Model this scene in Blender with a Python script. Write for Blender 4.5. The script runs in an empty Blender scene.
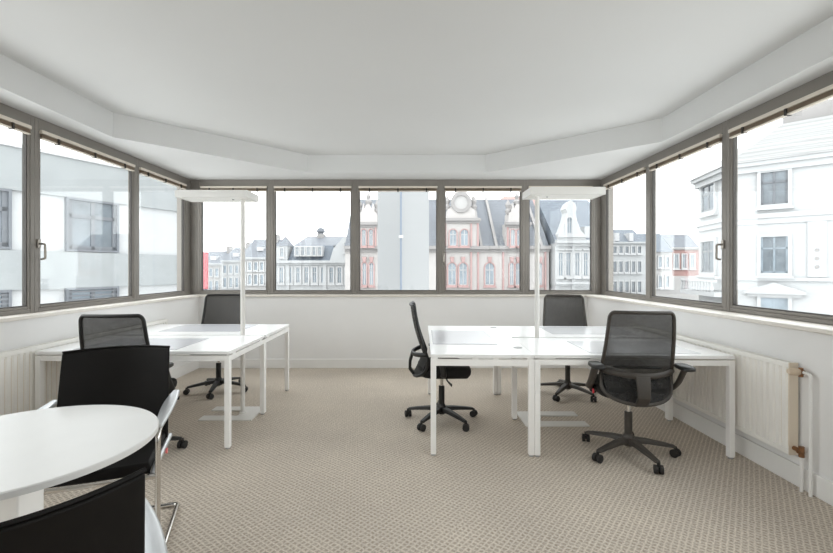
import bpy, math, random
from mathutils import Vector, Matrix
random.seed(7)
SC = bpy.context.scene
COL = SC.collection
PI = math.pi

# ------------------------------------------------------------------ camera
F_PX, VPX, VPY, EYE = 436.0, 411.0, 269.0, 1.36      # image taken as 833 x 553
cam_d = bpy.data.cameras.new('camera')
cam = bpy.data.objects.new('camera', cam_d); COL.objects.link(cam)
cam.location = (0, 0, EYE); cam.rotation_euler = (PI/2, 0, 0)
cam_d.sensor_width = 36.0; cam_d.sensor_fit = 'HORIZONTAL'
cam_d.lens = F_PX/833*36
cam_d.shift_x = (416.5-VPX)/833; cam_d.shift_y = (VPY-276.5)/833
cam_d.clip_start = 0.02; cam_d.clip_end = 600
SC.camera = cam

# ------------------------------------------------------------------ sky (bright overcast)
w = bpy.data.worlds.new('overcast_sky'); SC.world = w; w.use_nodes = True
nt = w.node_tree; nt.nodes.clear()
wo = nt.nodes.new('ShaderNodeOutputWorld'); bg = nt.nodes.new('ShaderNodeBackground')
tc = nt.nodes.new('ShaderNodeTexCoord'); mp = nt.nodes.new('ShaderNodeMapping'); mp.inputs['Scale'].default_value = (1, 1, 2.6)
no = nt.nodes.new('ShaderNodeTexNoise'); no.inputs['Scale'].default_value = 2.2; no.inputs['Detail'].default_value = 4
rp = nt.nodes.new('ShaderNodeValToRGB')
rp.color_ramp.elements[0].position = .3; rp.color_ramp.elements[0].color = (.83, .87, .91, 1)
rp.color_ramp.elements[1].position = .62; rp.color_ramp.elements[1].color = (1, 1, 1, 1)
nt.links.new(tc.outputs['Generated'], mp.inputs[0]); nt.links.new(mp.outputs[0], no.inputs[0])
nt.links.new(no.outputs[0], rp.inputs[0]); nt.links.new(rp.outputs[0], bg.inputs[0])
bg.inputs[1].default_value = 2.4
nt.links.new(bg.outputs[0], wo.inputs[0])
try:
    w.cycles.sampling_method = 'MANUAL'; w.cycles.sample_map_resolution = 256
except Exception: pass
def portal(name, loc, rot, sx, sy):
    l = bpy.data.lights.new(name, 'AREA'); l.shape = 'RECTANGLE'; l.size = sx; l.size_y = sy
    l.cycles.is_portal = True
    o = bpy.data.objects.new(name, l); COL.objects.link(o); o.location = loc; o.rotation_euler = rot
portal('sky_portal', (-.21, 6.45, 1.82), (-PI/2, 0, 0), 5.9, 1.7)
portal('sky_portal', (-3.45, 1.7, 1.82), (0, -PI/2, 0), 1.7, 9.2)
portal('sky_portal', (3.05, 1.7, 1.82), (0, PI/2, 0), 1.7, 9.2)

vs = SC.view_settings
vs.view_transform = 'Standard'; vs.look = 'None'; vs.gamma = 1; vs.use_curve_mapping = False
vs.exposure = 0.8
SC.cycles.use_denoising = True
SC.cycles.max_bounces = 14; SC.cycles.diffuse_bounces = 8; SC.cycles.transparent_max_bounces = 24
SC.cycles.sample_clamp_indirect = 8.0

# ------------------------------------------------------------------ materials
def lin(c):
    return tuple(((v/255)/12.92 if v/255 <= .04045 else ((v/255+.055)/1.055)**2.4) for v in c)
def mat(name, rgb, rough=.5, metal=0., var=.0, vscale=6., bump=0., bscale=60., spec=.5):
    m = bpy.data.materials.new(name); m.use_nodes = True
    n = m.node_tree; b = n.nodes['Principled BSDF']
    c = lin(rgb)
    b.inputs['Roughness'].default_value = rough; b.inputs['Metallic'].default_value = metal
    b.inputs['Specular IOR Level'].default_value = spec
    t = n.nodes.new('ShaderNodeTexCoord')
    nz = n.nodes.new('ShaderNodeTexNoise'); nz.inputs['Scale'].default_value = vscale; nz.inputs['Detail'].default_value = 5
    n.links.new(t.outputs['Object'], nz.inputs['Vector'])
    r = n.nodes.new('ShaderNodeValToRGB')
    v = max(var, .015)
    r.color_ramp.elements[0].position = .3; r.color_ramp.elements[0].color = tuple(max(0, x*(1-v)) for x in c)+(1,)
    r.color_ramp.elements[1].position = .7; r.color_ramp.elements[1].color = tuple(min(1, x*(1+v)) for x in c)+(1,)
    n.links.new(nz.outputs[0], r.inputs[0]); n.links.new(r.outputs[0], b.inputs['Base Color'])
    if bump:
        nb = n.nodes.new('ShaderNodeTexNoise'); nb.inputs['Scale'].default_value = bscale; nb.inputs['Detail'].default_value = 3
        n.links.new(t.outputs['Object'], nb.inputs['Vector'])
        bp = n.nodes.new('ShaderNodeBump'); bp.inputs['Strength'].default_value = bump; bp.inputs['Distance'].default_value = .002
        n.links.new(nb.outputs[0], bp.inputs['Height']); n.links.new(bp.outputs[0], b.inputs['Normal'])
    return m
def mat_glass(name, tint=(.97, .985, .98), refl=.05):
    m = bpy.data.materials.new(name); m.use_nodes = True
    n = m.node_tree; n.nodes.clear()
    o = n.nodes.new('ShaderNodeOutputMaterial'); mx = n.nodes.new('ShaderNodeMixShader')
    tr = n.nodes.new('ShaderNodeBsdfTransparent'); tr.inputs[0].default_value = tint+(1,)
    gl = n.nodes.new('ShaderNodeBsdfGlossy'); gl.inputs['Roughness'].default_value = .03
    lw = n.nodes.new('ShaderNodeLayerWeight'); pw = n.nodes.new('ShaderNodeMath'); pw.operation = 'POWER'; pw.inputs[1].default_value = 4
    fr = n.nodes.new('ShaderNodeMath'); fr.operation = 'MULTIPLY_ADD'; fr.inputs[1].default_value = .8; fr.inputs[2].default_value = .03
    n.links.new(lw.outputs['Facing'], pw.inputs[0]); n.links.new(pw.outputs[0], fr.inputs[0])
    n.links.new(fr.outputs[0], mx.inputs[0]); n.links.new(tr.outputs[0], mx.inputs[1]); n.links.new(gl.outputs[0], mx.inputs[2])
    n.links.new(mx.outputs[0], o.inputs[0])
    return m
def mat_mesh(name, rgb, open_=.4):
    m = bpy.data.materials.new(name); m.use_nodes = True
    n = m.node_tree; b = n.nodes['Principled BSDF']; o = n.nodes['Material Output']
    b.inputs['Base Color'].default_value = lin(rgb)+(1,); b.inputs['Roughness'].default_value = .6
    tr = n.nodes.new('ShaderNodeBsdfTransparent'); mx = n.nodes.new('ShaderNodeMixShader')
    t = n.nodes.new('ShaderNodeTexCoord'); nz = n.nodes.new('ShaderNodeTexNoise')
    nz.inputs['Scale'].default_value = 35
    mr = n.nodes.new('ShaderNodeMapRange'); mr.inputs[1].default_value = .3; mr.inputs[2].default_value = .7
    mr.inputs[3].default_value = open_-.03; mr.inputs[4].default_value = open_+.03
    n.links.new(t.outputs['Object'], nz.inputs['Vector']); n.links.new(nz.outputs[0], mr.inputs[0])
    n.links.new(mr.outputs[0], mx.inputs[0]); n.links.new(b.outputs[0], mx.inputs[1]); n.links.new(tr.outputs[0], mx.inputs[2])
    n.links.new(mx.outputs[0], o.inputs[0])
    return m
def mat_carpet():
    m = bpy.data.materials.new('woven_carpet'); m.use_nodes = True
    n = m.node_tree; b = n.nodes['Principled BSDF']; L = n.links.new
    b.inputs['Roughness'].default_value = .95; b.inputs['Specular IOR Level'].default_value = .1
    t = n.nodes.new('ShaderNodeTexCoord')
    mp = n.nodes.new('ShaderNodeMapping'); mp.inputs['Rotation'].default_value = (0, 0, math.radians(38))
    L(t.outputs['Object'], mp.inputs[0])
    wv = []
    for k, d in enumerate(('X', 'Y')):
        q = n.nodes.new('ShaderNodeTexWave'); q.bands_direction = d; q.inputs['Scale'].default_value = .314/.027
        q.inputs['Distortion'].default_value = 2.2; q.inputs['Detail'].default_value = 3
        q.inputs['Detail Scale'].default_value = 3.0; q.inputs['Detail Roughness'].default_value = .6
        L(mp.outputs[0], q.inputs['Vector'])
        e = n.nodes.new('ShaderNodeMath'); e.operation = 'POWER'; e.inputs[1].default_value = 3.2
        L(q.outputs['Fac'], e.inputs[0]); wv.append(e)
    mx = n.nodes.new('ShaderNodeMath'); mx.operation = 'MAXIMUM'
    L(wv[0].outputs[0], mx.inputs[0]); L(wv[1].outputs[0], mx.inputs[1])
    nz = n.nodes.new('ShaderNodeTexNoise'); nz.inputs['Scale'].default_value = 85; nz.inputs['Detail'].default_value = 5; nz.inputs['Roughness'].default_value = .7
    L(t.outputs['Object'], nz.inputs['Vector'])
    sc_ = n.nodes.new('ShaderNodeMath'); sc_.operation = 'MULTIPLY'; sc_.inputs[1].default_value = .27; L(mx.outputs[0], sc_.inputs[0])
    ad = n.nodes.new('ShaderNodeMath'); ad.operation = 'MULTIPLY_ADD'; ad.inputs[1].default_value = 1.0
    L(nz.outputs[0], ad.inputs[0]); L(sc_.outputs[0], ad.inputs[2])
    r = n.nodes.new('ShaderNodeValToRGB')
    r.color_ramp.elements[0].position = .3; r.color_ramp.elements[0].color = lin((146, 132, 117))+(1,)
    r.color_ramp.elements[1].position = 1.2 if False else 1.0; r.color_ramp.elements[1].color = lin((246, 236, 222))+(1,)
    L(ad.outputs[0], r.inputs[0])
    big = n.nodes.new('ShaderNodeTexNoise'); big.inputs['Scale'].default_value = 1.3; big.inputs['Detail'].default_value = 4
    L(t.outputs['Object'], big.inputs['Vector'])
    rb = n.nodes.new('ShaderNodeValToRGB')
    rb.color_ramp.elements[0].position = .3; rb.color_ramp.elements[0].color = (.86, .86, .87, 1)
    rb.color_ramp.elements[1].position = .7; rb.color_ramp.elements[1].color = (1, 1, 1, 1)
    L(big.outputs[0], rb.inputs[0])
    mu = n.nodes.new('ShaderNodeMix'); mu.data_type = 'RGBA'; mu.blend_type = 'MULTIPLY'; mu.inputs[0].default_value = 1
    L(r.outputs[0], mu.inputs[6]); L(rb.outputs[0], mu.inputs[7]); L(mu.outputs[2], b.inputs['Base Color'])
    bp = n.nodes.new('ShaderNodeBump'); bp.inputs['Strength'].default_value = .5; bp.inputs['Distance'].default_value = .004
    L(ad.outputs[0], bp.inputs['Height']); L(bp.outputs[0], b.inputs['Normal'])
    return m
def mat_tiles(name, rgb, sx, sy, dark=.6):
    m = bpy.data.materials.new(name); m.use_nodes = True
    n = m.node_tree; b = n.nodes['Principled BSDF']; L = n.links.new
    b.inputs['Roughness'].default_value = .6
    t = n.nodes.new('ShaderNodeTexCoord')
    br = n.nodes.new('ShaderNodeTexBrick'); c = lin(rgb)
    br.inputs['Color1'].default_value = c+(1,); br.inputs['Color2'].default_value = tuple(x*.85 for x in c)+(1,)
    br.inputs['Mortar'].default_value = tuple(x*dark for x in c)+(1,)
    br.inputs['Scale'].default_value = 1; br.inputs['Brick Width'].default_value = sx; br.inputs['Row Height'].default_value = sy
    br.inputs['Mortar Size'].default_value = sy*.13
    sp = n.nodes.new('ShaderNodeSeparateXYZ'); cb = n.nodes.new('ShaderNodeCombineXYZ')
    a = n.nodes.new('ShaderNodeMath'); a.operation = 'ADD'
    L(t.outputs['Object'], sp.inputs[0]); L(sp.outputs[0], a.inputs[0]); L(sp.outputs[1], a.inputs[1])
    L(a.outputs[0], cb.inputs[0]); L(sp.outputs[2], cb.inputs[1]); L(cb.outputs[0], br.inputs['Vector'])
    L(br.outputs['Color'], b.inputs['Base Color'])
    return m

M = dict(
    wall=mat('painted_wall', (232, 231, 230), .75, var=.02, vscale=2, bump=.08, bscale=90),
    ceil=mat('painted_ceiling', (214, 214, 213), .8, var=.015, vscale=1),
    trimw=mat('white_lacquer', (236, 235, 233), .4),
    sill=mat('pale_sill', (226, 220, 212), .45, var=.04, vscale=20),
    frame=mat('taupe_aluminium', (134, 129, 123), .42, .25, var=.04, vscale=4),
    gasket=mat('dark_gasket', (66, 62, 58), .6),
    reveal=mat('pale_sash_edge', (168, 158, 146), .4),
    glass=mat_glass('window_glass'),
    blind=mat('blind_cream', (214, 205, 192), .5, var=.04),
    slat=mat('blind_slat_brown', (150, 132, 112), .5, var=.08, vscale=40),
    clip=mat('dark_clip', (60, 55, 50), .5),
    handle=mat('brushed_nickel', (150, 144, 136), .3, .9),
    rad=mat('radiator_enamel', (244, 242, 237), .35),
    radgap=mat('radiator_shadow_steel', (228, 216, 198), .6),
    brass=mat('aged_brass', (150, 112, 82), .35, .8, var=.15, vscale=60),
    knob=mat('valve_plastic', (208, 190, 168), .4),
    desk=mat('white_desk_laminate', (246, 246, 246), .28, var=.01),
    tablew=mat('table_laminate_grey_white', (222, 221, 219), .35, var=.01),
    deskedge=mat('desk_frame_white', (248, 247, 245), .35),
    pad=mat('grey_desk_mat', (205, 206, 212), .25),
    padw=mat('white_desk_mat', (236, 237, 240), .2),
    padedge=mat('mat_edge_grey', (150, 150, 154), .4),
    grom=mat('grommet_grey', (165, 165, 166), .4),
    black=mat('black_plastic', (24, 23, 22), .45, var=.1, vscale=30),
    dgrey=mat('charcoal_plastic', (66, 61, 56), .45, var=.08, vscale=30),
    cloth=mat('black_seat_cloth', (22, 21, 20), .85, var=.2, vscale=120, bump=.3, bscale=400),
    net=mat_mesh('chair_netting', (42, 39, 36), .34),
    netlow=mat_mesh('lumbar_netting', (30, 28, 26), .12),
    leather=mat('black_upholstery', (13, 10, 8), .62, var=.12, vscale=18, bump=.12, bscale=250, spec=.2),
    chrome=mat('chrome_tube', (215, 212, 208), .16, 1.0),
    alu=mat('polished_aluminium', (196, 198, 200), .34, .6),
    rubber=mat('caster_rubber', (34, 32, 31), .6),
    lampm=mat('lamp_white_enamel', (224, 222, 218), .4),
    diff=mat('lamp_diffuser_acrylic', (244, 243, 238), .5),
    tag=mat('red_tag', (214, 40, 62), .5),
    pinktag=mat('pink_tag', (238, 128, 128), .5),
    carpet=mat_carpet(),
)

# ------------------------------------------------------------------ mesh helpers
class MB:
    def __init__(s): s.v = []; s.f = []; s.fm = []
    def add(s, vs, fs, mi=0):
        o = len(s.v); s.v += [tuple(v) for v in vs]
        for f in fs: s.f.append(tuple(i+o for i in f)); s.fm.append(mi)
        return s
    def box(s, x0, x1, y0, y1, z0, z1, mi=0):
        vs = [(x, y, z) for z in (z0, z1) for y in (y0, y1) for x in (x0, x1)]
        return s.add(vs, [(0, 2, 3, 1), (4, 5, 7, 6), (0, 1, 5, 4), (2, 6, 7, 3), (0, 4, 6, 2), (1, 3, 7, 5)], mi)
    def tube(s, pts, r, n=10, closed=False, mi=0, flat=1.0):
        P = [Vector(p) for p in pts]; N = len(P)
        rr = r if isinstance(r, (list, tuple)) else [r]*N
        T = []
        for i in range(N):
            a = P[i-1] if (i > 0 or closed) else P[i]; b = P[(i+1) % N] if (i < N-1 or closed) else P[i]
            d = (b-a); T.append(d.normalized() if d.length > 1e-9 else Vector((0, 0, 1)))
        up = Vector((0, 0, 1)) if abs(T[0].z) < .9 else Vector((1, 0, 0))
        u = (up - T[0]*up.dot(T[0])).normalized()
        vs = []
        for i in range(N):
            u = (u - T[i]*u.dot(T[i])); u = u.normalized() if u.length > 1e-6 else T[i].orthogonal().normalized()
            v = T[i].cross(u)
            for k in range(n):
                a = 2*PI*k/n
                vs.append(P[i] + u*(math.cos(a)*rr[i]) + v*(math.sin(a)*rr[i]*flat))
        fs = []
        for i in range(N if closed else N-1):
            j = (i+1) % N
            for k in range(n):
                l = (k+1) % n
                fs.append((i*n+k, i*n+l, j*n+l, j*n+k))
        if not closed:
            fs.append(tuple(range(n-1, -1, -1))); fs.append(tuple((N-1)*n+k for k in range(n)))
        return s.add(vs, fs, mi)
    def lathe(s, prof, n=24, c=(0, 0, 0), mi=0):
        vs = []
        for r, z in prof:
            for k in range(n):
                a = 2*PI*k/n; vs.append((c[0]+r*math.cos(a), c[1]+r*math.sin(a), c[2]+z))
        fs = []
        for i in range(len(prof)-1):
            for k in range(n):
                l = (k+1) % n; fs.append((i*n+k, i*n+l, (i+1)*n+l, (i+1)*n+k))
        fs.append(tuple(range(n-1, -1, -1))); fs.append(tuple((len(prof)-1)*n+k for k in range(n)))
        return s.add(vs, fs, mi)
    def prism(s, poly, t0, t1, axis='y', mi=0):
        """poly: 2D outline; axis y -> (x,z), axis z -> (x,y), axis x -> (y,z)"""
        n = len(poly)
        def p(a, b, t): return {'y': (a, t, b), 'z': (a, b, t), 'x': (t, a, b)}[axis]
        vs = [p(a, b, t0) for a, b in poly]+[p(a, b, t1) for a, b in poly]
        fs = [tuple(range(n)), tuple(range(2*n-1, n-1, -1))]
        fs += [(i, i+n, (i+1) % n+n, (i+1) % n) for i in range(n)]
        return s.add(vs, fs, mi)
    def ring(s, outer, inner, y0, y1, mi=0):
        n = len(outer)
        vs = [(a, t, b) for t in (y0, y1) for a, b in outer]+[(a, t, b) for t in (y0, y1) for a, b in inner]
        fs = []
        for i in range(n):
            j = (i+1) % n
            fs += [(i, j, 2*n+j, 2*n+i), (n+i, 3*n+i, 3*n+j, n+j), (i, n+i, n+j, j), (2*n+i, 2*n+j, 3*n+j, 3*n+i)]
        return s.add(vs, fs, mi)
    def sheet(s, fn, nu, nv, th, mi=0):
        """fn(u,v)->(point, normal); closed slab of thickness th"""
        A, B = [], []
        for j in range(nv+1):
            for i in range(nu+1):
                p, nn = fn(i/nu, j/nv); p = Vector(p); nn = Vector(nn).normalized()
                A.append(p+nn*th/2); B.append(p-nn*th/2)
        W = nu+1; o = W*(nv+1); fs = []
        for j in range(nv):
            for i in range(nu):
                a = j*W+i
                fs.append((a, a+1, a+W+1, a+W)); fs.append((o+a, o+a+W, o+a+W+1, o+a+1))
        bd = [i for i in range(W)]+[j*W+nu for j in range(1, nv+1)]+[nv*W+i for i in range(nu-1, -1, -1)]+[j*W for j in range(nv-1, 0, -1)]
        for k in range(len(bd)):
            a, b = bd[k], bd[(k+1) % len(bd)]
            fs.append((a, o+a, o+b, b))
        return s.add(A+B, fs, mi)
    def xf(s, mtx): s.v = [tuple(mtx @ Vector(v)) for v in s.v]; return s
    def mesh(s, name, mats, smooth=35):
        me = bpy.data.meshes.new(name); me.from_pydata(s.v, [], s.f)
        if not isinstance(mats, (list, tuple)): mats = [mats]
        for m in mats: me.materials.append(m)
        if len(mats) > 1:
            for p, i in zip(me.polygons, s.fm): p.material_index = i
        import bmesh
        b = bmesh.new(); b.from_mesh(me); bmesh.ops.recalc_face_normals(b, faces=b.faces); b.to_mesh(me); b.free()
        if smooth:
            me.shade_smooth(); me.set_sharp_from_angle(angle=math.radians(smooth))
        return me
def obj(name, mb, mats, parent=None, bevel=0, smooth=35, loc=None):
    me = mb.mesh(name, mats, smooth) if isinstance(mb, MB) else mb
    o = bpy.data.objects.new(name, me); COL.objects.link(o)
    if parent is not None: o.parent = parent
    if loc: o.location = loc
    if bevel:
        b = o.modifiers.new('edge_bevel', 'BEVEL'); b.width = bevel; b.segments = 2; b.limit_method = 'ANGLE'
    return o
def thing(name, label, cat, loc=(0, 0, 0), rz=0, group=None):
    o = bpy.data.objects.new(name, None); COL.objects.link(o); o.empty_display_size = .1
    o.location = loc; o.rotation_euler = (0, 0, rz); o['label'] = label; o['category'] = cat
    if group: o['group'] = group
    return o
def tagit(o, label, cat, group=None):
    o['label'] = label; o['category'] = cat
    if group: o['group'] = group
    return o
def struct(name, mb, mats, label=None, bevel=0, smooth=35):
    o = obj(name, mb, mats, None, bevel, smooth); o['kind'] = 'structure'
    if label: o['label'] = label
    return o
def copy_tree(o, parent=None):
    c = o.copy(); COL.objects.link(c); c.parent = parent
    for ch in list(o.children): copy_tree(ch, c)
    return c
def rounded(pts, r, n=5, closed=False):
    P = [Vector(p) for p in pts]; out = []
    N = len(P)
    for i in range(N):
        if not closed and i in (0, N-1): out.append(P[i]); continue
        a, b, c = P[i-1], P[i], P[(i+1) % N]
        d1 = (a-b); d2 = (c-b); rr = min(r, d1.length*.49, d2.length*.49)
        p1 = b+d1.normalized()*rr; p2 = b+d2.normalized()*rr
        for k in range(n+1):
            t = k/n; out.append(p1*(1-t)**2+b*2*t*(1-t)+p2*t*t)
    return out

# ------------------------------------------------------------------ room shell
XL, XR, YB, YF = -3.03, 2.61, 5.99, -2.6
ZS, ZH, ZC = 1.01, 2.59, 2.82
XLP, XRP = -2.92, 2.43          # inner faces of the side parapets, set in from the glass
TH = .26
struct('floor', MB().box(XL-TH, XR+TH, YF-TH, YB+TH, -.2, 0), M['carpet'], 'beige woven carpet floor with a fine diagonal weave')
struct('wall_back', MB().box(XL-TH, XR+TH, YB, YB+TH, 0, ZS-.03), M['wall'], 'white parapet wall under the far window row')
struct('wall_left', MB().box(XL-TH, XLP, YF, YB, 0, ZS-.03), M['wall'], 'white parapet wall under the left windows')
struct('wall_right', MB().box(XRP, XR+TH, YF, YB, 0, ZS-.03), M['wall'], 'white parapet wall under the right windows')
struct('wall_front', MB().box(XL-TH, XR+TH, YF-TH, YF, 0, 3.1), M['wall'], 'plain white wall behind the viewpoint')
# window boards
struct('trim_1', MB().box(XL-.12, XR+.12, YB-.03, YB+.14, ZS-.03, ZS), M['sill'], 'pale window board along the far windows', .006)
struct('trim_2', MB().box(XL-.14, XLP+.03, YF, YB-.03, ZS-.03, ZS), M['sill'], 'pale window board along the left windows', .006)
struct('trim_3', MB().box(XRP-.03, XR+.14, YF, YB-.03, ZS-.03, ZS), M['sill'], 'pale window board along the right windows', .006)
# outer ledges close the parapet under the frames
struct('baseboard_back', MB().box(XLP, XRP, YB-.016, YB, 0, .125), M['trimw'], None, .004)
struct('baseboard_left', MB().box(XLP, XLP+.016, YF, YB-.016, 0, .135), M['trimw'], None, .004)
struct('baseboard_right', MB().box(XRP-.016, XRP, YF, YB-.016, 0, .135), M['trimw'], None, .004)
# ceiling: lowered soffit ring around a raised field with canted far corners
tray = [(-2.78, -2.2), (2.43, -2.2), (2.43, 4.21), (.95, 5.57), (-1.32, 5.57), (-2.78, 4.07)]
ox0, ox1, oy0, oy1 = XL-TH, XR+TH, YF-TH, YB+TH
cm = MB()
n = len(tray)
vs_ = [(x, y, ZH) for x, y in tray]+[(ox0, oy0, ZH), (ox1, oy0, ZH), (ox1, 4.21, ZH), (ox1, oy1, ZH), (.95, oy1, ZH), (-1.32, oy1, ZH), (ox0, oy1, ZH), (ox0, 4.07, ZH)]
cm.add(vs_, [(6, 7, 1, 0), (7, 8, 2, 1), (8, 9, 10, 3, 2), (10, 11, 4, 3), (11, 12, 13, 5, 4), (13, 6, 0, 5)])
cm.add([(x, y, z) for z in (ZH, ZC) for x, y in tray], [(i, (i+1) % n, (i+1) % n+n, i+n) for i in range(n)])
cm.add([(x, y, ZC) for x, y in tray], [tuple(range(n))])
cm.add([(ox0, oy0, ZH), (ox1, oy0, ZH), (ox1, oy1, ZH), (ox0, oy1, ZH), (ox0, oy0, 3.1), (ox1, oy0, 3.1), (ox1, oy1, 3.1), (ox0, oy1, 3.1)],
       [(4, 5, 6, 7), (0, 1, 5, 4), (1, 2, 6, 5), (2, 3, 7, 6), (3, 0, 4, 7)])
me = bpy.data.meshes.new('ceiling'); me.from_pydata(cm.v, [], cm.f); me.materials.append(M['ceil'])
o = bpy.data.objects.new('ceiling', me); COL.objects.link(o); o['kind'] = 'structure'
o['label'] = 'white plaster ceiling with a raised centre and canted corners'

# windows: local x along the wall, local y outward, z up
WN = [0]
def window(loc, rz, wdt, label, handle=None, blind=None, edge=None):
    """loc = inner lower left corner seen from inside"""
    WN[0] += 1
    r = bpy.data.objects.new('window_%d' % WN[0], None); COL.objects.link(r)
    r.location = (loc[0], loc[1], ZS); r.rotation_euler = (0, 0, rz); r['kind'] = 'structure'; r['label'] = label
    H = ZH-ZS; a, tp, bt = .038, .10, .032
    fr = MB().box(0, a, 0, .07, 0, H).box(wdt-a, wdt, 0, .07, 0, H).box(a, wdt-a, 0, .07, H-tp, H).box(a, wdt-a, 0, .07, 0, bt)
    obj('frame', fr, M['frame'], r, .004)
    s = .022
    sa = MB().box(a, a+s, 0.004, .045, bt, H-tp).box(wdt-a-s, wdt-a, 0.004, .045, bt, H-tp)
    sa.box(a+s, wdt-a-s, 0.004, .045, H-tp-.05, H-tp).box(a+s, wdt-a-s, 0.004, .045, bt, bt+s)
    so = obj('sash', sa, M['frame'], r, .005)
    g = .007
    ga = MB().box(a+s, a+s+g, .010, .042, bt+s, H-tp-.05).box(wdt-a-s-g, wdt-a-s, .010, .042, bt+s, H-tp-.05)
    ga.box(a+s+g, wdt-a-s-g, .010, .042, bt+s, bt+s+g)
    obj('glazing_bead', ga, M['gasket'], so)
    obj('pane', MB().box(a+s+g, wdt-a-s-g, .022, .030, bt+s+g, H-tp-.05), M['glass'], r)
    if handle is not None:
        hx = a*.9 if handle == 'l' else wdt-a*.9
        hd = obj('handle', MB().tube(rounded([(hx, .0, .555), (hx, -.055, .555), (hx, -.058, .435), (hx, -.025, .43)], .015), .0085), M['handle'], r)
        obj('rosette', MB().box(hx-.017, hx+.017, -.012, .001, .52, .59), M['handle'], hd, .003)
    if blind:
        b = thing('venetian_blind', blind, 'blind', (loc[0], loc[1], ZS), rz, 'raised venetian blinds')
        x0, x1 = a+.012, wdt-a-.012; zt = H-tp
        bx = obj('headrail', MB().box(x0, x1, -.022, .018, zt-.022, zt+.006), M['blind'], b, .002)
        sl = MB()
        for k in range(7):
            z = zt-.026-k*.0042
            sl.box(x0+.006, x1-.006, -.016, .012, z-.0016, z)
        obj('slat_stack', sl, M['slat'], b)['kind'] = 'stuff'
        obj('bottom_rail', MB().box(x0+.004, x1-.004, -.017, .013, zt-.066, zt-.056), M['blind'], b, .002)
        for k in range(3):
            xc = x0+(x1-x0)*(.14+.36*k)
            obj('cord_clip', MB().box(xc-.008, xc+.008, -.026, .016, zt-.07, zt-.022), M['clip'], b)
    return r
bx = [XL+.09, (270.5-VPX)/72.8, (355-VPX)/72.8, (441-VPX)/72.8, (525-VPX)/72.8, XR-.07]
ordn = ['first', 'second', 'third', 'fourth', 'fifth']
for i in range(5):
    window((bx[i], YB, 0), 0, bx[i+1]-bx[i], '%s far window from the left' % ordn[i].capitalize(),
           handle='l' if i == 3 else None, blind='raised venetian blind on the %s window from the left of the far wall' % ordn[i])
ly = [5.90, 4.81, 3.51, 2.25, .97, -.31, -1.59, YF]  # last three windows are unseen, added to bring more daylight into the room
lb = ['raised venetian blind on the left wall, in the narrow window next to the far corner',
      'raised venetian blind on the left wall, in the wide window with the handle',
      'raised venetian blind on the left wall, cut off by the left picture edge']
for i in range(7):
    window((XL, ly[i+1], 0), PI/2, ly[i]-ly[i+1], 'Left wall window %s' % ['nearest the far corner', 'with the handle', 'at the picture edge', 'beyond the picture edge', 'added beside the viewpoint', 'added behind the viewpoint', 'added nearest the rear wall'][i],
           handle='l' if i == 1 else None, blind=lb[i] if i < 3 else None)
ry = [5.92, 4.80, 3.61, 2.42, 1.23, .04, -1.15, YF]  # as on the left, the rear three are unseen additions for interior light
rb_ = ['raised venetian blind on the right wall, in the narrow window next to the far corner',
       'raised venetian blind on the right wall, in the middle window with the handle',
       'raised venetian blind on the right wall, in the wide window at the right picture edge']
for i in range(7):
    window((XR, ry[i], 0), -PI/2, ry[i]-ry[i+1], 'Right wall window %s' % ['nearest the far corner', 'with the handle', 'at the picture edge', 'beyond the picture edge', 'added beside the viewpoint', 'added behind the viewpoint', 'added nearest the rear wall'][i],
           handle='r' if i == 1 else None, blind=rb_[i] if i < 3 else None)
# corner posts
def post(nm, x0, x1, y0, label):
    m = MB().box(min(x0, x1), max(x0, x1), YB, YB+.14, ZS, ZH)
    if x0 < 0: m.box(XL-.14, XL, y0, YB+.14, ZS, ZH)
    else: m.box(XR, XR+.14, y0, YB+.14, ZS, ZH)
    struct(nm, m, M['frame'], label, .004)
post('trim_4', XL, XL+.09, 5.90, 'taupe metal corner post at the far left')
post('trim_5', XR, XR-.07, 5.92, 'taupe metal corner post at the far right')

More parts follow.
